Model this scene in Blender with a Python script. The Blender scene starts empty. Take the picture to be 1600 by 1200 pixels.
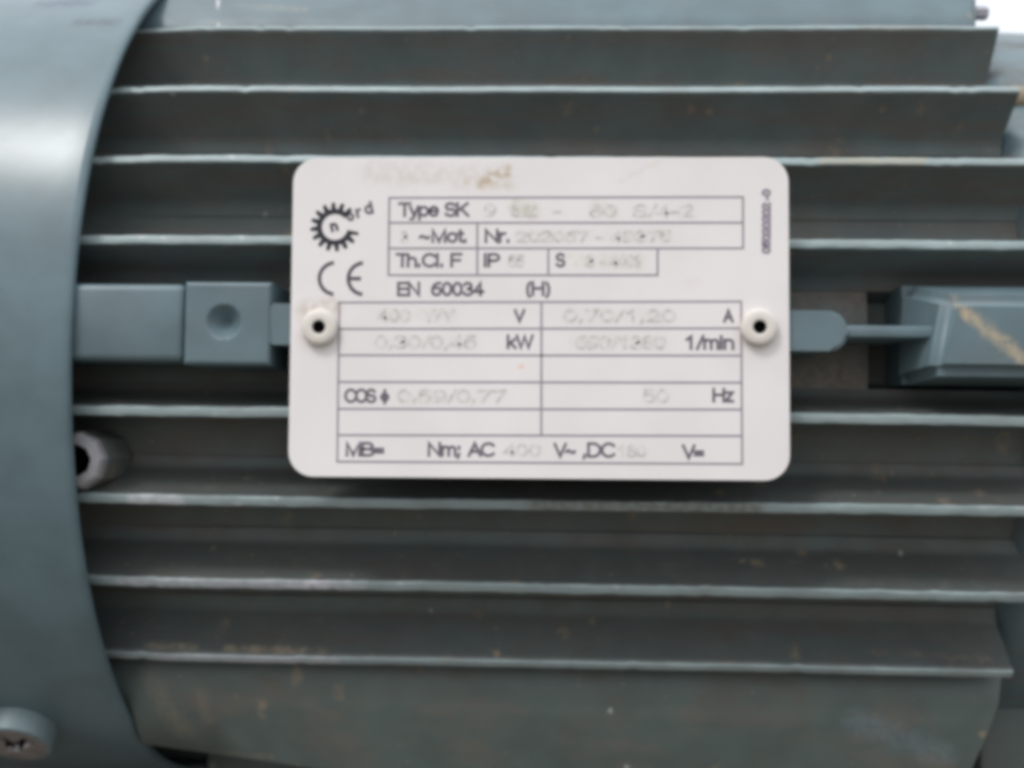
import bpy, bmesh, math, random
from mathutils import Vector, Matrix
random.seed(7)
S = bpy.context.scene
C = S.collection
MM = 0.001
R = math.radians

# ------------------------------------------------------------------ camera
cam_d = bpy.data.cameras.new('camera')
cam = bpy.data.objects.new('camera', cam_d); C.objects.link(cam)
S.camera = cam
cam_d.sensor_width = 36.0
cam_d.lens = 1738.36 / 1600 * 36.0
cam_d.clip_start = 0.005
cam_d.clip_end = 500.0
pit, yaw, rol = 0.04897, -0.03780, 0.01224
fwd = Vector((math.sin(yaw) * math.cos(pit), math.cos(yaw) * math.cos(pit), math.sin(pit)))
rgt = Vector((math.cos(yaw), -math.sin(yaw), 0))
upv = rgt.cross(fwd)
r2 = math.cos(rol) * rgt + math.sin(rol) * upv
u2 = -math.sin(rol) * rgt + math.cos(rol) * upv
m = Matrix((r2, u2, -fwd)).transposed().to_4x4()
m.translation = Vector((2.6875, -177.092, -19.474)) * MM
cam.matrix_world = m
cam_d.dof.use_dof = True
cam_d.dof.focus_distance = 0.172
cam_d.dof.aperture_fstop = 16.0
S.cycles.pixel_filter_type = 'BLACKMAN_HARRIS'
S.cycles.filter_width = 5.0          # the photograph is softly focused all over

# ------------------------------------------------------------------ sky, sun, exposure
SUN_EL, SUN_AZ = R(51), R(217)       # azimuth clockwise from +Y: in front of the motor, from the left
w = bpy.data.worlds.new('World'); S.world = w; w.use_nodes = True
wn = w.node_tree.nodes; bg = wn['Background']
sky = wn.new('ShaderNodeTexSky'); sky.sky_type = 'NISHITA'; sky.sun_disc = False
sky.sun_elevation = SUN_EL; sky.sun_rotation = SUN_AZ
sky.air_density = 1.0; sky.dust_density = 6.0; sky.ozone_density = 1.0
# an even overcast over most of the sky, three times brighter overhead than at the horizon
tc = wn.new('ShaderNodeTexCoord'); sp = wn.new('ShaderNodeSeparateXYZ')
up = wn.new('ShaderNodeMath'); up.operation = 'MULTIPLY_ADD'; up.use_clamp = False
up.inputs[1].default_value = 2 / 3; up.inputs[2].default_value = 1 / 3
pos = wn.new('ShaderNodeMath'); pos.operation = 'MAXIMUM'; pos.inputs[1].default_value = 0.0
WL = w.node_tree.links.new
WL(tc.outputs['Generated'], sp.inputs[0]); WL(sp.outputs['Z'], pos.inputs[0]); WL(pos.outputs[0], up.inputs[0])
lum = wn.new('ShaderNodeVectorMath'); lum.operation = 'SCALE'; lum.inputs[0].default_value = (12.6, 13.0, 13.5)
WL(up.outputs[0], lum.inputs['Scale'])
cloud = wn.new('ShaderNodeMix'); cloud.data_type = 'RGBA'; cloud.inputs['Factor'].default_value = 0.85
WL(sky.outputs[0], cloud.inputs[6]); WL(lum.outputs[0], cloud.inputs[7]); WL(cloud.outputs[2], bg.inputs[0])
bg.inputs[1].default_value = 0.15
sun_d = bpy.data.lights.new('sun', 'SUN'); sun_d.energy = 1.2; sun_d.angle = R(12)
sun_d.color = (1.0, 0.975, 0.95)
sun = bpy.data.objects.new('sun', sun_d); C.objects.link(sun)
sd = Vector((math.sin(SUN_AZ) * math.cos(SUN_EL), math.cos(SUN_AZ) * math.cos(SUN_EL), math.sin(SUN_EL)))
sun.rotation_euler = sd.to_track_quat('Z', 'Y').to_euler()
sun.location = sd * 3
S.view_settings.view_transform = 'Standard'
S.view_settings.look = 'None'
S.view_settings.gamma = 1.0
S.view_settings.exposure = 0.14

# ------------------------------------------------------------------ material helpers
class Mat:
    def __init__(s, name, rough=0.45, spec=0.5, metal=0.0):
        s.m = bpy.data.materials.new(name); s.m.use_nodes = True
        s.t = s.m.node_tree; s.n = s.t.nodes; s.b = s.n['Principled BSDF']
        s.b.inputs['Roughness'].default_value = rough
        s.b.inputs['Specular IOR Level'].default_value = spec
        s.b.inputs['Metallic'].default_value = metal
        tc = s.n.new('ShaderNodeTexCoord')
        sc = s.n.new('ShaderNodeVectorMath'); sc.operation = 'SCALE'; sc.inputs['Scale'].default_value = 1000.0
        s.link(tc.outputs['Object'], sc.inputs[0]); s.P = sc.outputs[0]      # position in millimetres
    def link(s, a, b): s.t.links.new(a, b)
    def put(s, v, sock):
        if isinstance(v, bpy.types.NodeSocket): s.link(v, sock)
        else: sock.default_value = v
    def math(s, op, a, b=0.0, clamp=False):
        n = s.n.new('ShaderNodeMath'); n.operation = op; n.use_clamp = clamp
        s.put(a, n.inputs[0]); s.put(b, n.inputs[1]); return n.outputs[0]
    def vmath(s, op, a, b=(0, 0, 0), scale=None):
        n = s.n.new('ShaderNodeVectorMath'); n.operation = op
        s.put(a, n.inputs[0])
        if scale is not None: s.put(scale, n.inputs['Scale'])
        else: s.put(b, n.inputs[1])
        return n.outputs['Value'] if op in ('DOT_PRODUCT', 'LENGTH', 'DISTANCE') else n.outputs[0]
    def noise(s, scale, detail=3.0, rough=0.55, stretch=None, off=(0, 0, 0), col=False):
        n = s.n.new('ShaderNodeTexNoise'); n.inputs['Scale'].default_value = scale
        n.inputs['Detail'].default_value = detail; n.inputs['Roughness'].default_value = rough
        p = s.vmath('ADD', s.P, off)
        if stretch: p = s.vmath('MULTIPLY', p, stretch)
        s.link(p, n.inputs['Vector'])
        return n.outputs['Color'] if col else n.outputs['Fac']
    def ramp(s, v, a, b, lo=0.0, hi=1.0):
        n = s.n.new('ShaderNodeMapRange'); n.interpolation_type = 'SMOOTHSTEP'
        s.put(v, n.inputs['Value']); n.inputs['From Min'].default_value = a; n.inputs['From Max'].default_value = b
        n.inputs['To Min'].default_value = lo; n.inputs['To Max'].default_value = hi; return n.outputs['Result']
    def mix(s, f, a, b):
        n = s.n.new('ShaderNodeMix'); n.data_type = 'RGBA'
        s.put(f, n.inputs['Factor'])
        for v, i in ((a, 6), (b, 7)):
            if isinstance(v, tuple) and len(v) == 3: v = v + (1.0,)
            s.put(v, n.inputs[i])
        return n.outputs[2]
    def specks(s, scale, size, keep, off=(0, 0, 0), stretch=None):
        """small scattered spots: a mask of voronoi cells, only some of them kept"""
        n = s.n.new('ShaderNodeTexVoronoi'); n.inputs['Scale'].default_value = scale
        p = s.vmath('ADD', s.P, off)
        q = s.vmath('SUBTRACT', s.noise(0.9, 2, off=off, col=True), (0.5, 0.5, 0.5))
        p = s.vmath('ADD', p, s.vmath('SCALE', q, scale=1.4))
        if stretch: p = s.vmath('MULTIPLY', p, stretch)
        s.link(p, n.inputs['Vector'])
        d = s.ramp(n.outputs['Distance'], size * 0.3, size, 1.0, 0.0)
        sep = s.n.new('ShaderNodeSeparateColor'); s.link(n.outputs['Color'], sep.inputs[0])
        return s.math('MULTIPLY', d, s.math('GREATER_THAN', sep.outputs[0], 1 - keep))
    def seg(s, a, b, width, wob=0.6, soft=0.4, nscale=0.5):
        """mask of a stroke from a to b (mm, object space) with a wobbly edge"""
        a, b = Vector(a), Vector(b)
        q = s.vmath('SUBTRACT', s.noise(nscale, 3, col=True), (0.5, 0.5, 0.5))
        p = s.vmath('ADD', s.P, s.vmath('SCALE', q, scale=wob * 2))
        ap = s.vmath('SUBTRACT', p, tuple(a)); ab = b - a
        t = s.math('DIVIDE', s.vmath('DOT_PRODUCT', ap, tuple(ab)), max(ab.length_squared, 1e-6), clamp=True)
        tv = s.n.new('ShaderNodeCombineXYZ')
        for i in range(3): s.link(t, tv.inputs[i])
        d = s.vmath('LENGTH', s.vmath('SUBTRACT', ap, s.vmath('MULTIPLY', tv.outputs[0], tuple(ab))))
        return s.ramp(d, width * soft, width, 1.0, 0.0)
    def over(s, base, mask, strength, colour):
        return s.mix(s.math('MULTIPLY', mask, strength), base, colour)
    def finish(s, col, bump=None, dist=0.05, strength=0.4):
        s.put(col + (1.0,) if isinstance(col, tuple) else col, s.b.inputs['Base Color'])
        if bump is not None:
            n = s.n.new('ShaderNodeBump'); n.inputs['Strength'].default_value = strength
            n.inputs['Distance'].default_value = dist * MM
            s.link(bump, n.inputs['Height']); s.link(n.outputs[0], s.b.inputs['Normal'])
        return s.m

PAINT = (0.101, 0.153, 0.174)
BROWN = (0.15, 0.115, 0.092)
TAN = (0.30, 0.23, 0.15)

def paint(name, rough=0.42, grime=0.25, specks=0.05, base=PAINT, strokes=(), chips=0.0, bump=0.04, dust=0.0, streak=0.0):
    s = Mat(name, rough)
    v = s.noise(0.12, 4)
    col = s.mix(s.ramp(v, 0.3, 0.7), tuple(c * 0.9 for c in base), tuple(c * 1.08 for c in base))
    g = s.ramp(s.noise(0.16, 5, 0.65, stretch=(0.5, 1, 1), off=(31, 7, 3)), 0.42, 0.72)
    col = s.over(col, g, grime, BROWN)
    if streak:                                     # rusty oil streaks drawn out along the fins
        st_ = s.ramp(s.noise(0.28, 4, 0.6, stretch=(0.09, 1, 1), off=(2, 17, 5)), 0.46, 0.66)
        col = s.over(col, st_, streak, (0.155, 0.100, 0.080))
    if dust:                                       # oily dust settled on whatever faces up
        ge = s.n.new('ShaderNodeNewGeometry'); sx = s.n.new('ShaderNodeSeparateXYZ'); s.link(ge.outputs['Normal'], sx.inputs[0])
        dm = s.math('MULTIPLY', s.ramp(sx.outputs['Z'], 0.35, 0.8), s.ramp(s.noise(0.3, 4, off=(5, 1, 8)), 0.2, 0.5, 0.7, 1.0))
        col = s.over(col, dm, dust, (0.040, 0.044, 0.041))
    if specks:
        sp = s.specks(0.16, 0.14, specks, stretch=(1, 1, 0.7)); col = s.over(col, sp, 0.55, TAN)
        sp = s.specks(0.38, 0.16, specks * 0.8, off=(13, 5, 9)); col = s.over(col, sp, 0.45, TAN)
    if specks > 0.2:
        sp = s.specks(0.11, 0.24, specks, off=(71, 3, 40), stretch=(1.3, 1, 0.6)); sp = s.math('MULTIPLY', sp, s.ramp(s.noise(0.5, 3), 0.38, 0.62))
        col = s.over(col, sp, 0.42, (0.30, 0.22, 0.145))
    if chips:
        ch = s.specks(0.3, 0.22, chips, off=(3, 55, 19)); col = s.over(col, ch, 0.7, (0.42, 0.44, 0.45))
    for a, b, wd, st, cl in strokes:
        col = s.over(col, s.math('MULTIPLY', s.seg(a, b, wd, min(wd * 0.5, 1.2), 0.1), s.ramp(s.noise(0.8, 5, 0.7), 0.34, 0.58, 0.25 if st < 0.9 else 0.85, 1.0)), st, cl)
    rr = s.ramp(g, 0, 1, rough, min(rough + grime * 0.6, 0.9)); s.link(rr, s.b.inputs['Roughness'])
    return s.finish(col, s.noise(1.3, 4), bump, 0.5)

M = {}
M['fin'] = paint('grimy_fin_paint', 0.6, 0.4, 0.5, chips=0.012, bump=0.12, base=(0.113, 0.142, 0.142), dust=0.72, streak=0.35, strokes=(
    ((-70, 24.6, -58.5), (-62, 24.6, -58.5), 1.6, 0.8, (0.34, 0.28, 0.20)), ((-56, 24.4, -58.6), (-38, 24.4, -58.6), 1.5, 0.85, (0.36, 0.29, 0.20)),
    ((60, 26, -57.4), (80, 25, -58), 1.6, 0.6, (0.26, 0.20, 0.14)), ((-40, 15, -44.5), (30, 15, -44.5), 1.2, 0.4, (0.2, 0.14, 0.10))))
M['foot'] = paint('weathered_grey_paint', 0.5, 0.5, 0.25, bump=0.12, chips=0.015, base=(0.086, 0.112, 0.106), strokes=(
    ((-71, 29, -65), (-66, 31, -75), 3.4, 0.4, (0.24, 0.20, 0.15)), ((-62, 29, -67), (-61, 30, -72), 2.0, 0.35, (0.22, 0.18, 0.14)),
    ((-74, 33, -80), (-50, 33, -80), 1.5, 0.6, (0.24, 0.18, 0.13)), ((58, 29, -70), (74, 31, -76), 4.0, 0.35, (0.18, 0.24, 0.27))))  # last stroke is a bluish sheen painted into the foot's colour
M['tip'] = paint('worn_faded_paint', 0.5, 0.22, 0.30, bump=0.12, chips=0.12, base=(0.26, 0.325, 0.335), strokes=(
    ((48, 10, 28.0), (64, 10, 28.0), 1.7, 0.6, (0.36, 0.31, 0.20)), ((0, 7.6, -30.4), (36, 7.6, -30.5), 2.2, 0.75, (0.13, 0.13, 0.105)),  # second stroke: the plate's shadow painted into the tip colour, mixed with grime
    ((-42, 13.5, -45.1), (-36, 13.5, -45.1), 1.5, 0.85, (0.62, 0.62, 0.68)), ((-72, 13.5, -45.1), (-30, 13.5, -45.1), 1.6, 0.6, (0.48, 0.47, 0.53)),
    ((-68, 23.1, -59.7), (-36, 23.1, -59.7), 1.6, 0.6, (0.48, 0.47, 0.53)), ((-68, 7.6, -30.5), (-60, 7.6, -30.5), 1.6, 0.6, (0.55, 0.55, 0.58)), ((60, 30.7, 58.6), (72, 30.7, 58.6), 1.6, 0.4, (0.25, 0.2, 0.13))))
M['core'] = paint('grimy_grey_paint', 0.7, 0.5, 0.45, bump=0.14, base=(0.114, 0.138, 0.134), dust=0.3, streak=0.3, strokes=(
    ((44, 16, -11), (51, 16, -9), 10.0, 0.65, (0.30, 0.245, 0.205)), ((46, 16, 6), (54, 16, 6), 7.0, 0.5, (0.26, 0.215, 0.185))))
M['cover'] = paint('smooth_grey_paint', 0.29, 0.03, 0.0, bump=0.008, strokes=(
    ((-86, 23.2, 56.9), (-80, 23.2, 56.9), 2.4, 0.85, (0.04, 0.06, 0.07)),
    ((-96, 29.2, 62.9), (-88, 29.2, 62.9), 3.0, 0.85, (0.03, 0.06, 0.10))))
M['box'] = paint('terminal_box_paint', 0.42, 0.12, 0.03, strokes=(
    ((-65.0, 38.1, 67.2), (-63.3, 33.7, 60), 0.5, 0.95, (0.60, 0.61, 0.62)),
    ((-60, 36, 66), (-47, 36, 64), 1.5, 0.25, (0.35, 0.30, 0.22)),))
M['lug'] = paint('scratched_grey_paint', 0.42, 0.15, 0.03, strokes=(
    ((64.8, 0.2, 5.0), (67.5, -0.6, 1.0), 1.6, 0.65, (0.42, 0.34, 0.22)),
    ((67.5, -0.6, 1.0), (79, -0.6, -8.6), 1.9, 0.7, (0.44, 0.36, 0.24)),
    ((77, -0.6, 1.8), (80, -0.6, 0.2), 0.9, 0.7, (0.42, 0.34, 0.22))))
M['pad'] = paint('pad_grey_paint', 0.42, 0.12, 0.02)
M['shield'] = paint('end_shield_paint', 0.45, 0.5, 0.1)

s = Mat('plate_white', 0.42, 0.4)
col = s.mix(s.ramp(s.noise(0.06, 4), 0.3, 0.7), (0.70, 0.668, 0.668), (0.74, 0.71, 0.712))
for a, b, wd, st, cl in (
        ((-9.2, 0, 21.7), (-5.2, 0, 23.6), 1.4, 0.5, (0.42, 0.30, 0.17)),
        ((-27, 0, 23.1), (-6, 0, 22.3), 3.2, 0.2, (0.46, 0.41, 0.33)),
        ((-12, 0, 21.6), (-4, 0, 21.0), 1.0, 0.16, (0.50, 0.42, 0.28)),
        ((13, 0, 22.0), (19, 0, 25.0), 0.8, 0.13, (0.50, 0.44, 0.28)),
        ((-2.5, 0, -8.0), (-2.5, 0, -8.1), 0.7, 0.35, (0.75, 0.40, 0.25)),
        ((-3.5, 0, 17.6), (-1.0, 0, 17.0), 2.0, 0.42, (0.45, 0.40, 0.25)),
        ((9, 0, 18.0), (12, 0, 17.0), 1.5, 0.2, (0.42, 0.40, 0.28)),
        ((5, 0, 9.2), (16, 0, 8.9), 1.9, 0.2, (0.48, 0.46, 0.30)),
        ((-25, 0, 0.2), (-14, 0, 0.2), 1.8, 0.10, (0.5, 0.47, 0.36)),
        ((6, 0, -3.8), (20, 0, -3.9), 1.9, 0.13, (0.5, 0.48, 0.36)),
        ((5, 0, 0.4), (19, 0, 0.4), 1.9, 0.08, (0.5, 0.48, 0.36)),
        ((-24, 0, -4.2), (-10, 0, -4.2), 1.9, 0.10, (0.5, 0.47, 0.38)),
        ((-3, 0, 13.2), (20, 0, 13.4), 1.7, 0.09, (0.5, 0.49, 0.40)),
        ((-21, 0, -13), (-5, 0, -13), 1.7, 0.08, (0.5, 0.48, 0.38)),
        ((-37.6, 0, 0.6), (-33, 0, 1.4), 2.6, 0.30, (0.42, 0.34, 0.26)),
        ((-35, 0, -2), (-35, 0, -2.6), 4.6, 0.25, (0.45, 0.36, 0.26)),  # left rivet's brownish shadow painted onto the plate, along with dirt
        ((35, 0, -1.7), (35, 0, -2.4), 4.2, 0.22, (0.48, 0.38, 0.26)),  # painted shadow and dirt round the right rivet
        ((24, 0, 5.6), (25, 0, 5.8), 1.6, 0.07, (0.5, 0.42, 0.30))):
    msk = s.math('MULTIPLY', s.seg(a, b, wd, 0.7, 0.1), s.ramp(s.noise(0.7, 4), 0.3, 0.62))
    col = s.over(col, msk, min(0.8, st * 1.7), cl)
sp = s.specks(0.12, 0.10, 0.25); col = s.over(col, sp, 0.12, (0.5, 0.4, 0.3))
M['plate'] = s.finish(col, s.noise(2.0, 3), 0.004, 0.3)

def flat(name, c, rough=0.6, spec=0.3, metal=0.0, var=0.12, sc=0.8):
    s = Mat(name, rough, spec, metal)
    return s.finish(s.mix(s.noise(sc, 3), tuple(x * (1 - var) for x in c), tuple(x * (1 + var) for x in c)))
M['print'] = flat('dark_print', (0.13, 0.11, 0.14), 0.7)
M['mark'] = flat('charcoal_print', (0.09, 0.075, 0.095), 0.7)
M['rule'] = flat('ruled_print', (0.27, 0.23, 0.28), 0.7)
s = Mat('faint_stamped_print', 0.6, 0.3)
M['stamp'] = s.finish(s.mix(s.ramp(s.noise(0.9, 3), 0.36, 0.66), (0.67, 0.65, 0.64), (0.47, 0.46, 0.44)))
M['logo'] = flat('black_print', (0.025, 0.025, 0.035), 0.6)
M['rivet'] = flat('off_white_plastic', (0.62, 0.585, 0.54), 0.6, 0.5, var=0.04, sc=0.3)
M['hole'] = flat('black_hole', (0.010, 0.008, 0.010), 0.9, 0.05)
M['steel'] = flat('dull_zinc', (0.15, 0.20, 0.215), 0.48, 0.5, 0.1)
M['zinc'] = flat('worn_zinc', (0.34, 0.32, 0.32), 0.4, 0.5, 0.9)
M['bolt'] = flat('pale_zinc', (0.36, 0.36, 0.40), 0.45, 0.5, 0.2)
M['bare'] = flat('bare_cast_metal', (0.33, 0.325, 0.345), 0.5, 0.5, 0.25)
M['rust'] = flat('dusty_bolt', (0.26, 0.22, 0.16), 0.7)
s = Mat('dark_soil', 0.95, 0.2)
M['ground'] = s.finish(s.mix(s.ramp(s.noise(0.004, 6), 0.3, 0.7), (0.13, 0.12, 0.10), (0.20, 0.18, 0.155)), s.noise(0.05, 6), 6.0, 0.6)

# ------------------------------------------------------------------ mesh helpers (all in millimetres)
def obj(name, bm, mats, parent=None, smooth=30.0, label=None):
    me = bpy.data.meshes.new(name)
    bmesh.ops.recalc_face_normals(bm, faces=bm.faces)
    bmesh.ops.scale(bm, vec=(MM, MM, MM), verts=bm.verts)
    for f in bm.faces: f.smooth = smooth > 0
    if smooth:
        for e in bm.edges:
            if len(e.link_faces) == 2 and e.calc_face_angle(0) > R(smooth): e.smooth = False
    bm.to_mesh(me); bm.free()
    for x in (mats if isinstance(mats, (list, tuple)) else [mats]): me.materials.append(x)
    o = bpy.data.objects.new(name, me); C.objects.link(o)
    if parent:
        o.parent = parent
        if parent.type == 'EMPTY': o.matrix_parent_inverse = Matrix.Translation(-parent.location)
    if label: o['label'] = label
    return o

def grid(bm, rows, close_u=False, close_v=False, mat=0):
    """skin a list of point rows"""
    vs = [[bm.verts.new(p) for p in r] for r in rows]
    nu, nv = len(vs), len(vs[0])
    for i in range(nu if close_u else nu - 1):
        for j in range(nv if close_v else nv - 1):
            a, b = vs[i], vs[(i + 1) % nu]; k = (j + 1) % nv
            f = bm.faces.new((a[j], a[k], b[k], b[j])); f.material_index = mat
    return vs

def extrude_x(bm, poly, xs, mod=None, cap=True):
    rows = []
    for i, x in enumerate(xs):
        rows.append([(mod(x, p, k) if mod else (x, p[0], p[1])) for k, p in enumerate(poly)])
    vs = grid(bm, rows, close_v=True)
    if cap:
        bm.faces.new(vs[0]); bm.faces.new(vs[-1])
    return vs

def box(bm, x0, x1, y0, y1, z0, z1, bev=0.4, seg=2):
    r = bmesh.ops.create_cube(bm, size=1.0)
    for v in r['verts']:
        v.co = Vector((x0 + (v.co.x + .5) * (x1 - x0), y0 + (v.co.y + .5) * (y1 - y0), z0 + (v.co.z + .5) * (z1 - z0)))
    if bev:
        es = list({e for v in r['verts'] for e in v.link_edges})
        bmesh.ops.bevel(bm, geom=es, offset=bev, segments=seg, profile=0.5, affect='EDGES')

def revolve(bm, prof, centre, axis, n=48, mats=None, flat_end=True):
    """prof: (radius, height along axis) points; mats per band"""
    ax = Vector(axis).normalized(); a = ax.orthogonal().normalized(); b = ax.cross(a); c = Vector(centre)
    rows = []
    for r, h in prof:
        rows.append([c + ax * h + (a * math.cos(2 * math.pi * k / n) + b * math.sin(2 * math.pi * k / n)) * r for k in range(n)])
    vs = [[bm.verts.new(p) for p in row] for row in rows]
    for i in range(len(vs) - 1):
        for k in range(n):
            f = bm.faces.new((vs[i][k], vs[i][(k + 1) % n], vs[i + 1][(k + 1) % n], vs[i + 1][k]))
            if mats: f.material_index = mats[i]
    if flat_end:
        f = bm.faces.new(vs[-1])
        if mats: f.material_index = mats[-1]
    return vs

AY, AZ = 91.54, -4.74                      # motor axis
def polar(r, deg): return (AY - r * math.cos(R(deg)), AZ + r * math.sin(R(deg)))

# ------------------------------------------------------------------ the setting
bm = bmesh.new()
n = 40
pts = [[((i / n - .5) * 2, (j / n - .5) * 2) for i in range(n + 1)] for j in range(n + 1)]
grid(bm, [[(math.copysign(abs(u) ** 3, u) * 60000, math.copysign(abs(v) ** 3, v) * 60000, -112) for u, v in row] for row in pts])
g = obj('ground', bm, M['ground']); g['kind'] = 'structure'

# ------------------------------------------------------------------ the motor
motor = bpy.data.objects.new('electric_motor', None); C.objects.link(motor)
motor.location = Vector((0, AY, -112)) * MM
motor.empty_display_size = 0.05
motor['label'] = 'grey-blue ribbed electric motor with a white riveted rating plate on its side'
motor['category'] = 'electric motor'

# housing core between the fins
bm = bmesh.new()
NA = 480
xs = [-130, -110, -90, -60, -30, 0, 30, 50, 56.6, 57.2, 60, 70, 80, 88, 92]
rows = []
for x in xs:
    row = []
    for k in range(NA):
        a = 360.0 * k / NA - 180
        r = 75.5
        if x > 57: r -= 5.0 * min(1, max(0, (9.0 - abs(a - 3.2)) / 0.8))      # sunk pocket round the cast lug
        if x > 90: r = 62
        y, z = polar(r, a); row.append((x, y, z))
    rows.append(row)
grid(bm, rows, close_v=True)
obj('housing', bm, M['core'], motor)

def fin(deg, r_tip, x0, x1, seed, r_root=70.0, tip=0.85, root=1.5, chamf=0.0):
    rnd = random.Random(seed)
    bm = bmesh.new()
    er, et = Vector(polar(1, deg)) - Vector(polar(0, deg)), None
    et = Vector((-er.y, er.x))
    c = Vector((AY, AZ))
    poly = [(r_root, -4.4), (75.7, -3.9), (76.4, -2.7), (78, -root - 0.15), (r_tip - 1.3, -tip - 0.06), (r_tip - 0.32, -tip), (r_tip - 0.08, -tip * 0.85), (r_tip, -tip * 0.5), (r_tip + 0.03, 0),
            (r_tip, tip * 0.5), (r_tip - 0.08, tip * 0.85), (r_tip - 0.32, tip), (r_tip - 1.3, tip + 0.06), (78, root + 0.15), (76.4, 2.7), (75.7, 3.9), (r_root, 4.4)]
    nx = 130
    xs = [x0 + (x1 - x0) * i / nx for i in range(nx + 1)]
    ph = [rnd.uniform(0, 6.28) for _ in range(6)]
    nick = {i: rnd.uniform(0.1, 0.3) for i in range(3, nx - 2) if rnd.random() < 0.05}
    def mod(x, p, k):
        q, t = p
        if 5 <= k <= 11: q -= nick.get(round((x - x0) / (x1 - x0) * nx), 0)
        if q > r_root + 1:
            t += 0.10 * math.sin(x * 0.03 + ph[0]) + 0.02 * math.sin(x * 0.19 + ph[1])
            if k in (5, 6): t += 0.03 * math.sin(x * 0.5 + ph[2]) + rnd.uniform(-0.06, 0.06)
            if k in (10, 11): t += 0.03 * math.sin(x * 0.6 + ph[3]) + rnd.uniform(-0.06, 0.06)
            q += 0.06 * math.sin(x * 0.11 + ph[4])
        if q > r_root + 1 and x < -66: q -= min((-66 - x) * 0.035, 2) * min(1, (q - r_root) / 12)
        if chamf and x > x1 - 0.1: x -= chamf * (q - r_root) / (r_tip - r_root)
        yz = c + er * q + et * t
        return (x, yz.x, yz.y)
    rows = extrude_x(bm, poly, xs, mod)
    for f in bm.faces: f.material_index = 0
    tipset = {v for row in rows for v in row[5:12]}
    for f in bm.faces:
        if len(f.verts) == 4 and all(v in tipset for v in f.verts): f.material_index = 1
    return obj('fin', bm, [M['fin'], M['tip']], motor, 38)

FINS = ((46.1, 87.9, 85.0, .62), (32.7, 87.8, 83.4, .72), (21.9, 87.8, 88, .75), (11.74, 87.8, 88, .8), (-7.15, 87.8, 88, .85),
        (-17.04, 87.8, 88, .88), (-27.37, 87.8, 88, .95), (-38.79, 87.8, 83.4, .92))
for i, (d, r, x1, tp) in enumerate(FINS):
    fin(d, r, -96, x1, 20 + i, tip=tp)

# terminal box on top: a cast seat with a sloping face, and a bolt sticking out of its end
bm = bmesh.new()
poly = [(33.5, 59.8), (34.0, 62.0), (52, 84), (56, 100), (130, 100), (130, 60), (60, 56)]
extrude_x(bm, poly, [-110 + 192 * i / 24 for i in range(25)], lambda x, p, k: (x + (0.4 * max(0, min(p[0], 52) - 34) if x > 81.9 else 0), p[0], p[1]))
bmesh.ops.bevel(bm, geom=[e for e in bm.edges if all(v.co.x > 81.9 for v in e.verts)], offset=0.6, segments=2, affect='EDGES')
tb = obj('terminal_box', bm, M['box'], motor)
bm = bmesh.new()
revolve(bm, [(0.9, -3), (0.9, 0.6), (1.4, 0.7), (1.4, 3.0), (1.2, 3.4)], (83.0, 39.5, 64.6), (1, 0, 0), 6)
obj('bolt', bm, M['bolt'], tb, 25)

# end shield on the right
bm = bmesh.new()
prof = [(60, 81.5), (70, 82.2), (75, 83.2), (77.8, 84.8), (79.2, 87.2), (79.6, 92), (79.0, 112), (76, 130), (60, 150), (30, 152)]
revolve(bm, prof, (0, AY, AZ), (1, 0, 0), 160)
es = obj('end_shield', bm, M['shield'], motor)
for deg, rr in ((38.5, 79.2),):
    y, z = polar(rr, deg)
    bm = bmesh.new()
    revolve(bm, [(2.3, 4), (2.3, 0.6), (2.0, 0), (1.4, -0.1), (1.3, -0.9), (1.0, -1.2)], (86.2, y, z), (1, 0, 0), 20)
    obj('flange_bolt', bm, M['rust'], es)

# fan cover on the left: sheet metal drum with a rolled rim
bm = bmesh.new()
RC, XR = 92.0, -75.7
prof = [(RC - 1.5, -180), (RC - 1.5, XR - .3), (RC - 1.3, XR), (RC - .8, XR), (RC - .35, XR - .2), (RC - .1, XR - .6), (RC, XR - 1.3), (RC, XR - 6), (RC, XR - 30), (RC, -180), (RC - 5, -190), (40, -194)]
nang = 200
rows = []
for r, x in prof:
    rows.append([(x, AY - (r + 0.12 * math.sin(3 * a + 1) * (1 if r > 90 else 0)) * math.cos(a), AZ + (r + 0.12 * math.sin(3 * a + 1)) * math.sin(a)) for a in [2 * math.pi * k / nang for k in range(nang)]])
grid(bm, rows, close_v=True)
cover = obj('fan_cover', bm, M['cover'], motor, 40)

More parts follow.
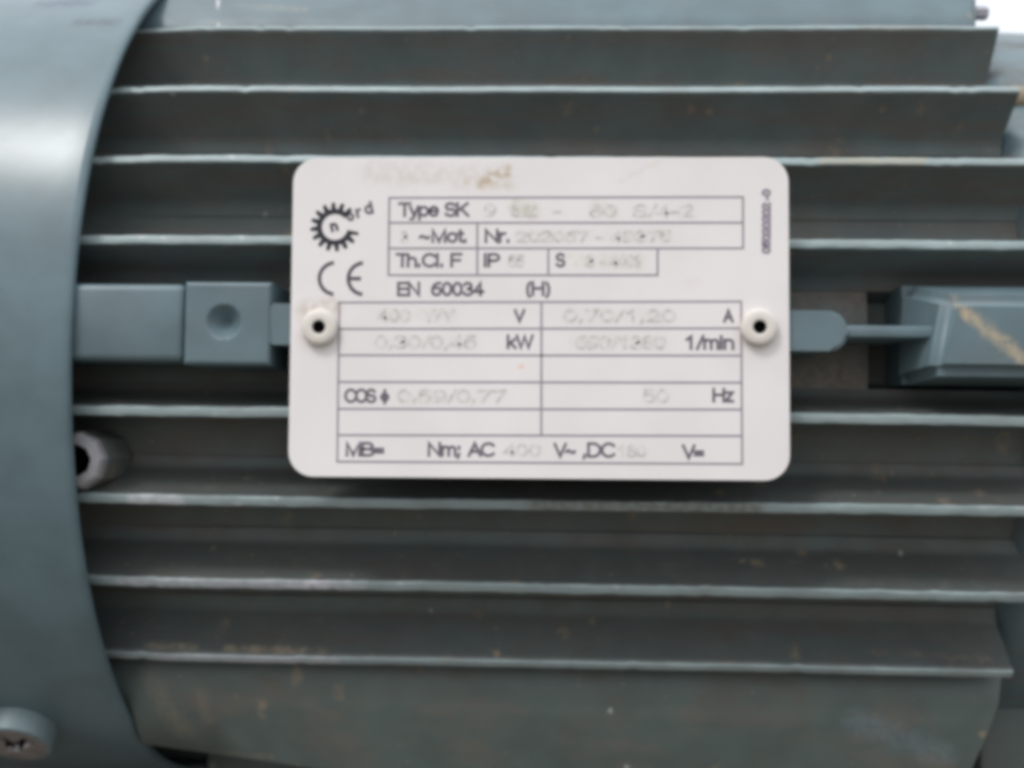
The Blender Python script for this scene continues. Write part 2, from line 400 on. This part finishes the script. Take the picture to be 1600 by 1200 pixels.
# pan head screw low on the cover, cross slot cut into the head
def cross_screw(deg, x, r0, rad, h):
    y, z = polar(r0, deg)
    er = Vector((0, -math.cos(R(deg)), math.sin(R(deg)))); et = Vector((0, math.sin(R(deg)), math.cos(R(deg)))); ex = Vector((1, 0, 0))
    bm = bmesh.new(); c = Vector((x, y, z)); n = 48
    rads = [0, .2, .45, .75, 1.0, 1.3, 1.7, 2.2, 2.7, 3.2, rad - 1.6, rad - .8, rad - .35, rad - .1, rad, rad, rad]
    hs = [None] * 13 + [h - .45, h - .8, .3, -1.5]
    rows = []
    for i, q in enumerate(rads):
        row = []
        for k in range(n):
            a = 2 * math.pi * k / n; u, v = q * math.cos(a), q * math.sin(a)
            if hs[i] is not None: hh = hs[i]
            else:
                hh = h - 0.28 * (q / rad) ** 2 - (0.12 if i == 12 else 0)
                ca, sa = math.cos(R(28)), math.sin(R(28)); p, s_ = u * ca + v * sa, -u * sa + v * ca
                if min(abs(p), abs(s_)) < 1.0 and max(abs(p), abs(s_)) < 3.8:
                    hh -= 1.7 * (1 - max(abs(p), abs(s_)) / 4.5)
            row.append(c + ex * u + et * v + er * hh)
        rows.append(row)
    vs = [[bm.verts.new(p) for p in row] for row in rows[1:]]
    ctr = bm.verts.new(c + er * (h - 1.7))
    for k in range(n): bm.faces.new((ctr, vs[0][k], vs[0][(k + 1) % n]))
    for i in range(len(vs) - 1):
        for k in range(n): bm.faces.new((vs[i][k], vs[i][(k + 1) % n], vs[i + 1][(k + 1) % n], vs[i + 1][k]))
    for f in bm.faces:
        if sum((v.co - c).dot(er) for v in f.verts) / len(f.verts) < h - 0.75 and (f.calc_center_median() - c - er * h).cross(er).length < 3.6: f.material_index = 1
        elif (f.calc_center_median() - c - er * h).cross(er).length < rad - 0.9: f.material_index = 2
    return obj('screw', bm, [M['steel'], M['hole'], M['zinc']], cover, 35)
cross_screw(-49.4, -96.8, 92.0, 6.7, 4.2)

# left mounting block with a drilled dimple, on the centre line
bm = bmesh.new()
box(bm, -96, -57.7, 1.4, 22, -7.6, 5.1, 1.2, 3)
obj('mounting_block', bm, M['pad'], motor)
bm = bmesh.new()
nx, nz = 60, 52
x0, x1, z0, z1 = -57.5, -43.3, -8.1, 5.4
def dimple(x, z):
    d = math.hypot(x + 51.0, z + 1.1) / 2.45
    dep = 0.0 if d >= 1.15 else 2.9 * max(0, 1 - d / 1.15) ** 0.9
    ex = min(x - x0, x1 - x, z - z0, z1 - z)
    if ex < 0.5: dep += 0.5 * (1 - ex / 0.5) ** 2
    return dep
rows = [[(x0 + (x1 - x0) * i / nx, 0.95 + dimple(x0 + (x1 - x0) * i / nx, z0 + (z1 - z0) * j / nz), z0 + (z1 - z0) * j / nz) for i in range(nx + 1)] for j in range(nz + 1)]
vs = grid(bm, rows)
loop = vs[0] + [r[-1] for r in vs[1:]] + vs[-1][-2::-1] + [r[0] for r in vs[-2:0:-1]]
back = [bm.verts.new((v.co.x, 22, v.co.z)) for v in loop]
for i in range(len(loop)):
    k = (i + 1) % len(loop); bm.faces.new((loop[i], loop[k], back[k], back[i]))
bm.faces.new(back)
obj('mounting_block', bm, M['pad'], motor, 45, label='end mounting block with a round drilled dimple')

# the pads under the plate, joined by a neck on the left and a round ended pad on the right
def rounded_poly(x0, x1, z0, z1, rl, rr, n=8):
    p = []
    for cx, cz, r, a0 in ((x1 - rr, z1 - rr, rr, 90), (x1 - rr, z0 + rr, rr, 0), (x0 + rl, z0 + rl, rl, -90), (x0 + rl, z1 - rl, rl, -180)):
        for i in range(n + 1):
            a = R(a0 - 90 * i / n); p.append((cx + r * math.cos(a), cz + r * math.sin(a)))
    return p
def slab(bm, poly, y0, y1, bev=0.35, seg=3):
    f = [bm.verts.new((x, y0, z)) for x, z in poly]; b = [bm.verts.new((x, y1, z)) for x, z in poly]
    ff = bm.faces.new(f); bm.faces.new(b)
    for i in range(len(f)):
        k = (i + 1) % len(f); bm.faces.new((f[i], f[k], b[k], b[i]))
    if bev: bmesh.ops.bevel(bm, geom=list(ff.edges), offset=bev, segments=seg, affect='EDGES')
bm = bmesh.new()
slab(bm, rounded_poly(-43.5, -24, -4.75, 1.95, .3, 3), 1.0, 22, .4)
obj('plate_pad', bm, M['pad'], motor)
bm = bmesh.new()
slab(bm, rounded_poly(24, 49.3, -4.95, 1.5, 3, 2.9), 1.0, 22, .5)
obj('plate_pad', bm, M['pad'], motor)
bm = bmesh.new()
box(bm, 48.5, 66, 1.6, 24, -2.65, -0.75, 0.4, 2)
obj('centre_rib', bm, M['pad'], motor)

# bevelled cast lug at the right end of the centre line
bm = bmesh.new()
def frustum(bm, front, back, yf, yb):
    f = [bm.verts.new((x, yf, z)) for x, z in front]; b = [bm.verts.new((x, yb, z)) for x, z in back]
    bm.faces.new(f); bm.faces.new(b)
    for i in range(4):
        k = (i + 1) % 4; bm.faces.new((f[i], f[k], b[k], b[i]))
frustum(bm, [(64.6, 3.8), (92, 3.8), (92, -8.6), (61.8, -8.6)], [(60.3, 7.3), (92, 7.3), (92, -9.9), (59.8, -9.9)], -0.6, 12)
frustum_edges = list(bm.edges)
bmesh.ops.bevel(bm, geom=frustum_edges, offset=1.7, segments=5, affect='EDGES')
box(bm, 61, 91.5, 11.5, 30, -9.6, 7.0, 0)
obj('cast_lug', bm, M['lug'], motor, 65)

# bare threaded boss beside the rim
bm = bmesh.new()
revolve(bm, [(5.6, 22), (5.2, 11), (5.0, 7.6), (4.75, 6.3), (4.3, 5.7), (2.95, 5.5), (2.6, 6.0), (2.4, 12), (0.05, 13)], (-77.0, 0, -24.1), (0, 1, 0), 9, [2, 2, 0, 0, 0, 0, 1, 1, 1])
obj('threaded_boss', bm, [M['bare'], M['hole'], M['core']], motor, 20)

# foot along the underside
bm = bmesh.new()
poly = [(44, -48), (33, -57), (29.4, -61), (28.6, -66), (29.6, -71), (34, -84), (38, -85), (75, -85), (75, -111.9), (120, -111.9), (120, -60)]
def fmod(x, p, k):
    y, z = p
    if x < -23 and k in (5, 6, 7): z += (-23 - x) * 0.115
    if x < -74.5:                                   # tucks in under the fan cover
        r = math.hypot(AY - y, AZ - z); f = min(1, 89.6 / r); y, z = AY - (AY - y) * f, AZ + (z - AZ) * f
    if x > 83: x -= 0.28 * max(0, -63 - z) if z > -86 else 6.2
    return (x, y, z)
extrude_x(bm, poly, [-95, -76, -74.4, -72, -68, -60, -52, -44, -30, 0, 30, 60, 78, 84], fmod)
obj('foot', bm, M['foot'], motor, 50)

bm = bmesh.new()
box(bm, 87, 130, 48, 130, -111.8, -62, 1.5)
obj('end_bracket', bm, M['foot'], motor)

# ------------------------------------------------------------------ the rating plate
PR = R(0.28)
bm = bmesh.new()
slab(bm, rounded_poly(-39.8, 39.8, -25.75, 25.75, 4.0, 4.0, 10), 0.0, 0.9, 0.18, 2)
bmesh.ops.rotate(bm, cent=(0, 0, 0), matrix=Matrix.Rotation(-PR, 3, 'Y'), verts=bm.verts)
plate = obj('nameplate', bm, M['plate'], motor, label='white rating plate with rounded corners, printed table and faint stamped figures')
PY = -0.02                                  # print lies just proud of the plate

def rule(name, lines, wd=0.33):
    bm = bmesh.new()
    for i, (a, b) in enumerate(lines):
        a, b = Vector(a), Vector(b); d = (b - a).normalized(); nn = Vector((-d.y, d.x)) * wd / 2; e = d * wd / 2
        y = PY - 0.0015 * (i % 7)
        bm.faces.new([bm.verts.new((p.x, y, p.y)) for p in (a - e - nn, b + e - nn, b + e + nn, a - e + nn)])
    return obj(name, bm, M['rule'], plate, 0)
rule('ruled_table', [((-24.2, 19.1), (32.5, 19.45)), ((-24.2, 15.03), (32.5, 15.33)), ((-24.2, 10.88), (32.5, 11.22)), ((-24.1, 6.53), (19, 6.82)),
                     ((-24.2, 19.1), (-24.1, 6.53)), ((32.5, 19.45), (32.55, 11.22)), ((-9.9, 15.1), (-9.8, 6.63)), ((1.55, 11.0), (1.6, 6.7)), ((19.0, 11.1), (19.0, 6.82))])
rule('ruled_table', [((-32, 2.05), (32.25, 2.7)), ((-32, -2.22), (32.26, -1.57)), ((-31.95, -6.45), (32.3, -5.92)), ((-31.93, -10.75), (32.35, -10.2)),
                     ((-31.9, -15.07), (32.4, -14.46)), ((-31.8, -19.27), (32.4, -18.62)), ((-31.8, -23.5), (32.48, -23.04)),
                     ((-32, 2.05), (-31.8, -23.5)), ((32.25, 2.7), (32.48, -23.04)), ((0.55, 2.37), (0.75, -18.9))])

# plain grotesque lettering drawn as strokes: cap height 1, each glyph = (advance, strokes); a tuple of six numbers is an arc
def A(cx, cy, rx, ry, a0, a1, n=14):
    return [(cx + rx * math.cos(R(a0 + (a1 - a0) * i / n)), cy + ry * math.sin(R(a0 + (a1 - a0) * i / n))) for i in range(n + 1)]
GL = {
 'A': (.72, [[(0, 0), (.33, 1), (.66, 0)], [(.12, .34), (.54, .34)]]),
 'B': (.70, [[(0, 0), (0, 1), (.32, 1)] + A(.32, .76, .24, .24, 90, -90) + [(0, .52)], [(.32, .52)] + A(.34, .26, .27, .26, 90, -90) + [(0, 0)]]),
 'C': (.78, [A(.38, .5, .38, .5, 42, 318, 24)]),
 'D': (.76, [[(0, 0), (0, 1), (.26, 1)] + A(.26, .5, .40, .5, 90, -90, 20) + [(0, 0)]]),
 'E': (.66, [[(.56, 0), (0, 0), (0, 1), (.55, 1)], [(0, .52), (.5, .52)]]),
 'F': (.62, [[(0, 0), (0, 1), (.54, 1)], [(0, .5), (.46, .5)]]),
 'H': (.76, [[(0, 0), (0, 1)], [(.62, 0), (.62, 1)], [(0, .52), (.62, .52)]]),
 'I': (.28, [[(.06, 0), (.06, 1)]]),
 'K': (.72, [[(0, 0), (0, 1)], [(.58, 1), (0, .38)], [(.2, .58), (.62, 0)]]),
 'M': (.86, [[(0, 0), (0, 1), (.35, 0), (.70, 1), (.70, 0)]]),
 'N': (.76, [[(0, 0), (0, 1), (.60, 0), (.60, 1)]]),
 'O': (.82, [A(.38, .5, .38, .5, 0, 360, 28)]),
 'P': (.68, [[(0, 0), (0, 1), (.32, 1)] + A(.32, .73, .26, .27, 90, -90) + [(0, .46)]]),
 'S': (.70, [A(.29, .74, .26, .26, 25, 250, 14) + A(.29, .26, .29, .27, 72, -155, 16)]),
 'T': (.64, [[(0, 1), (.62, 1)], [(.31, 0), (.31, 1)]]),
 'V': (.70, [[(0, 1), (.32, 0), (.64, 1)]]),
 'W': (.98, [[(0, 1), (.23, 0), (.46, .96), (.69, 0), (.92, 1)]]),
 'Y': (.70, [[(0, 1), (.31, .46), (.62, 1)], [(.31, 0), (.31, .46)]]),
 'd': (.60, [A(.24, .35, .24, .35, 0, 360, 20), [(.48, 0), (.48, 1)]]),
 'e': (.60, [[(.02, .38), (.48, .38)] + A(.25, .36, .235, .36, 5, 320, 20)]),
 'h': (.58, [[(0, 0), (0, 1)], [(0, .42)] + A(.22, .46, .22, .24, 170, 0) + [(.44, 0)]]),
 'i': (.24, [[(.04, 0), (.04, .72)], [(.04, .88), (.04, 1)]]),
 'k': (.54, [[(0, 0), (0, 1)], [(.40, .70), (0, .28)], [(.14, .42), (.44, 0)]]),
 'l': (.24, [[(.04, 0), (.04, 1)]]),
 'm': (.86, [[(0, 0), (0, .72)], [(0, .46)] + A(.19, .50, .17, .21, 170, 0) + [(.36, 0)], [(.36, .46)] + A(.55, .50, .17, .21, 170, 0) + [(.72, 0)]]),
 'n': (.58, [[(0, 0), (0, .72)], [(0, .44)] + A(.22, .47, .22, .24, 170, 0) + [(.44, 0)]]),
 'o': (.60, [A(.25, .36, .25, .36, 0, 360, 20)]),
 'p': (.60, [A(.26, .36, .24, .35, 0, 360, 20), [(0, -.28), (0, .72)]]),
 'r': (.38, [[(0, 0), (0, .72)], [(0, .42)] + A(.24, .44, .22, .27, 165, 85)]),
 't': (.34, [[(.12, .95), (.12, .12)] + A(.24, .13, .12, .12, 180, 270, 6), [(0, .70), (.26, .70)]]),
 'y': (.54, [[(0, .72), (.23, 0)], [(.46, .72), (.2, -.16)] + A(.08, -.16, .12, .11, -10, -110, 6)]),
 'z': (.50, [[(0, .72), (.40, .72), (0, 0), (.42, 0)]]),
 '0': (.64, [A(.25, .5, .25, .5, 0, 360, 24)]),
 '1': (.64, [[(.08, .74), (.3, .98), (.3, 0)]]),
 '2': (.64, [A(.25, .73, .25, .27, 165, -35, 14) + [(0, 0), (.52, 0)]]),
 '3': (.64, [A(.24, .75, .22, .25, 155, -80, 14) + A(.24, .27, .26, .27, 80, -155, 16)]),
 '4': (.64, [[(.38, 0), (.38, 1), (0, .28), (.54, .28)]]),
 '5': (.64, [[(.46, 1), (.08, 1), (.03, .52)] + A(.25, .32, .25, .32, 130, -150, 16)]),
 '6': (.64, [A(.25, .31, .25, .31, 0, 360, 20), A(.42, .45, .42, .55, 180, 85, 10)]),
 '7': (.64, [[(0, 1), (.5, 1), (.18, 0)]]),
 '8': (.64, [A(.25, .76, .21, .24, 0, 360, 20), A(.25, .26, .26, .27, 0, 360, 20)]),
 '9': (.64, [A(.25, .69, .25, .31, 0, 360, 20), A(.08, .55, .42, .55, 0, -95, 10)]),
 '.': (.28, [[(.05, 0), (.05, .12)]]), ',': (.28, [[(.08, .12), (.02, -.14)]]), ';': (.30, [[(.08, .12), (.02, -.16)], [(.08, .58), (.08, .70)]]),
 '(': (.36, [A(.38, .4, .34, .72, 130, 230, 12)]), ')': (.36, [A(-.14, .4, .34, .72, 50, -50, 12)]),
 '/': (.40, [[(0, -.02), (.32, 1.02)]]), '-': (.42, [[(.02, .36), (.32, .36)]]), '=': (.58, [[(0, .26), (.44, .26)], [(0, .52), (.44, .52)]]),
 '~': (.72, [A(.12, .38, .12, .10, 180, 20, 8) + A(.36, .40, .12, .10, 200, 360, 8)]),
 '%': (.90, [A(.17, .78, .16, .2, 0, 360, 14), A(.62, .22, .16, .2, 0, 360, 14), [(.14, 0), (.66, 1)]]),
 'φ': (.62, [A(.25, .40, .24, .26, 0, 360, 18), [(.25, -.10), (.25, .95)]]), ' ': (.34, []),
}
def letter(body, x0, x1, base, cap, mat='print', rot=0.45, name='lettering', vertical=None, wd=0.46):
    pen, strokes = 0.0, []
    for ch in body:
        adv, st = GL[ch]
        strokes += [[(pen + x, y) for x, y in p] for p in st]; pen += adv
    lo = min(x for p in strokes for x, _ in p); hi = max(x for p in strokes for x, _ in p)
    sx = (x1 - x0 - wd) / (hi - lo); bm = bmesh.new()
    ca, sa = math.cos(R(rot)), math.sin(R(rot))
    def place(x, z, lift):
        if vertical is not None: return (vertical - z, PY - lift, x0 + x)
        return (x0 + x * ca - z * sa, PY - lift, base + x * sa + z * ca)
    for k, p in enumerate(strokes):
        q = [Vector(((x - lo) * sx + wd / 2, wd / 2 + y * (cap - wd))) for x, y in p]
        q = [a for i, a in enumerate(q) if i == 0 or (a - q[i - 1]).length > 1e-4]
        closed = (q[0] - q[-1]).length < 1e-3 and len(q) > 4
        if closed: q = q[:-1]
        n, rows = len(q), []
        for i in range(n):
            d0 = (q[i] - q[i - 1]).normalized() if (i or closed) else None
            d1 = (q[(i + 1) % n] - q[i]).normalized() if (i < n - 1 or closed) else None
            if d0 is None: d0 = d1
            if d1 is None: d1 = d0
            n0, n1 = Vector((-d0.y, d0.x)), Vector((-d1.y, d1.x)); mt = n0 + n1
            mt = n0 if mt.length < 0.3 else mt.normalized()
            mt = mt * (wd / 2) / max(0.45, mt.dot(n0))
            e = Vector((0, 0))
            if not closed and i == 0: e = -d1 * wd / 2
            if not closed and i == n - 1: e = d0 * wd / 2
            lift = 0.008 + 0.0011 * (k % 11)
            rows.append([bm.verts.new(place(*(q[i] + e - mt), lift)), bm.verts.new(place(*(q[i] + e + mt), lift))])
        for i in range(n if closed else n - 1):
            a, b = rows[i], rows[(i + 1) % n]; bm.faces.new((a[0], b[0], b[1], a[1]))
    return obj(name, bm, M[mat], plate, 0)

for t in (('Type SK', -22.75, -11.2, 15.95, 2.45), ('~Mot.', -19.3, -11.6, 11.75, 2.35), ('Nr.', -8.7, -4.7, 11.8, 2.35),
          ('Th.Cl. F', -23.0, -12.2, 7.75, 2.4), ('IP', -8.8, -6.1, 7.88, 2.35), ('S', 2.75, 4.3, 7.95, 2.4),
          ('EN  60034', -22.7, -8.6, 3.1, 2.4), ('(H)', -1.95, 1.95, 3.3, 2.45), ('V', -3.85, -2.0, -0.98, 2.2), ('A', 29.4, 31.1, -0.7, 2.2),
          ('kW', -4.95, -0.6, -5.25, 2.4), ('1/min', 23.5, 31.2, -5.1, 2.4), ('COS φ', -30.9, -23.6, -14.15, 2.4), ('Hz', 27.75, 31.2, -13.4, 2.35),
          ('MB=', -30.5, -24.3, -22.7, 2.4), ('Nm; AC', -17.35, -6.6, -22.55, 2.4), ('V~', 2.7, 6.3, -22.45, 2.4), (',DC', 7.3, 12.5, -22.4, 2.5), ('V=', 23.0, 26.5, -22.45, 2.4)):
    letter(*t)
for t in (('9  82', -8.9, -0.3, 16.0, 2.3), ('-', 2.1, 3.6, 16.0, 2.3), ('80  S/4-2', 8.0, 24.8, 16.0, 2.2), ('202067 - 49375', -3.7, 21.2, 11.9, 2.0),
          ('3', -22.3, -21.0, 11.7, 2.1), ('55', -4.9, -2.2, 7.9, 2.1), ('3 - 40%', 7.5, 16.3, 8.0, 2.1), ('400  Y/Y', -25.8, -13.3, -1.1, 2.2), ('0,70/1,20', 4.0, 22.0, -0.9, 2.2),
          ('0,30/0,45', -26.2, -9.7, -5.4, 2.3), ('690/1380', 6.0, 20.4, -5.2, 2.3), ('0,59/0,77', -22.4, -4.9, -14.0, 2.2), ('50', 16.8, 21.0, -13.6, 2.3),
          ('400', -5.3, 0.8, -22.4, 2.1), ('180', 12.9, 17.5, -22.3, 2.1)):
    letter(*t, mat='stamp', name='stamped_figures', wd=0.46)
letter('05020202 -0', 10.3, 20.8, 0, 1.5, vertical=36.95, name='side_lettering', mat='rule')

# toothed wheel emblem with small letters running out of it
bm = bmesh.new()
cx, cz = -32.95, 14.3
def pt(r, a): return bm.verts.new((cx + r * math.cos(R(a)), PY - 0.01, cz + r * math.sin(R(a))))
a0, a1, nt = 42, 348, 14
ang = a0
n = 120
inner = [(2.1, a0 + (a1 - a0) * i / n) for i in range(n + 1)]
step = (a1 - a0) / (nt - 0.5)
outer = []
for i in range(n + 1):
    a = a0 + (a1 - a0) * i / n; ph = ((a - a0) % step) / step
    outer.append((2.95 + 1.05 * min(1, max(0, (0.34 - abs(ph - 0.34)) / 0.14)), a))
vi = [pt(*p) for p in inner]; vo = [pt(*p) for p in outer]
for i in range(n): bm.faces.new((vi[i], vi[i + 1], vo[i + 1], vo[i]))
obj('wheel_emblem', bm, M['logo'], plate, 0)
for ch, x, z, sz in (('n', -33.5, 13.4, 1.5), ('o', -30.9, 15.1, 1.5), ('r', -29.4, 15.7, 1.6), ('d', -28.0, 16.2, 1.7)):
    letter(ch, x, x + sz * (0.85 if ch != 'r' else 0.6), z, sz * 1.25, 'logo' if ch == 'n' else 'print', 14, 'emblem_letter', wd=0.46)

# CE mark: two open arcs, one with a bar
def arc(cx, cz, r, wd, bar):
    bm = bmesh.new(); n = 40
    vs = [[bm.verts.new((cx + q * math.cos(R(a)), PY - 0.01, cz + q * math.sin(R(a)))) for q in (r - wd / 2, r + wd / 2)] for a in [95 + 170 * i / n for i in range(n + 1)]]
    for i in range(n): bm.faces.new((vs[i][0], vs[i + 1][0], vs[i + 1][1], vs[i][1]))
    if bar: bm.faces.new([bm.verts.new(p) for p in ((cx - r, PY - .013, cz - wd / 2), (cx - .5, PY - .013, cz - wd / 2), (cx - .5, PY - .013, cz + wd / 2), (cx - r, PY - .013, cz + wd / 2))])
    return obj('conformity_mark', bm, M['mark'], plate, 0)
arc(-32.75, 5.95, 2.55, 0.62, False)
arc(-28.05, 5.95, 2.55, 0.62, True)

# hollow rivets
for x, z in ((-34.95, -2.05), (34.95, -1.45)):
    bm = bmesh.new()
    revolve(bm, [(2.7, 0.2), (2.85, -0.2), (2.95, -0.7), (2.88, -1.05), (2.65, -1.35), (2.3, -1.48), (1.6, -1.52), (1.25, -1.5), (1.08, -1.42), (1.0, -0.06), (0.05, -0.05)],
            (x, 0, z), (0, 1, 0), 48, [0, 0, 0, 0, 0, 0, 0, 0, 1, 1, 1])
    obj('rivet', bm, [M['rivet'], M['hole']], plate, 50)
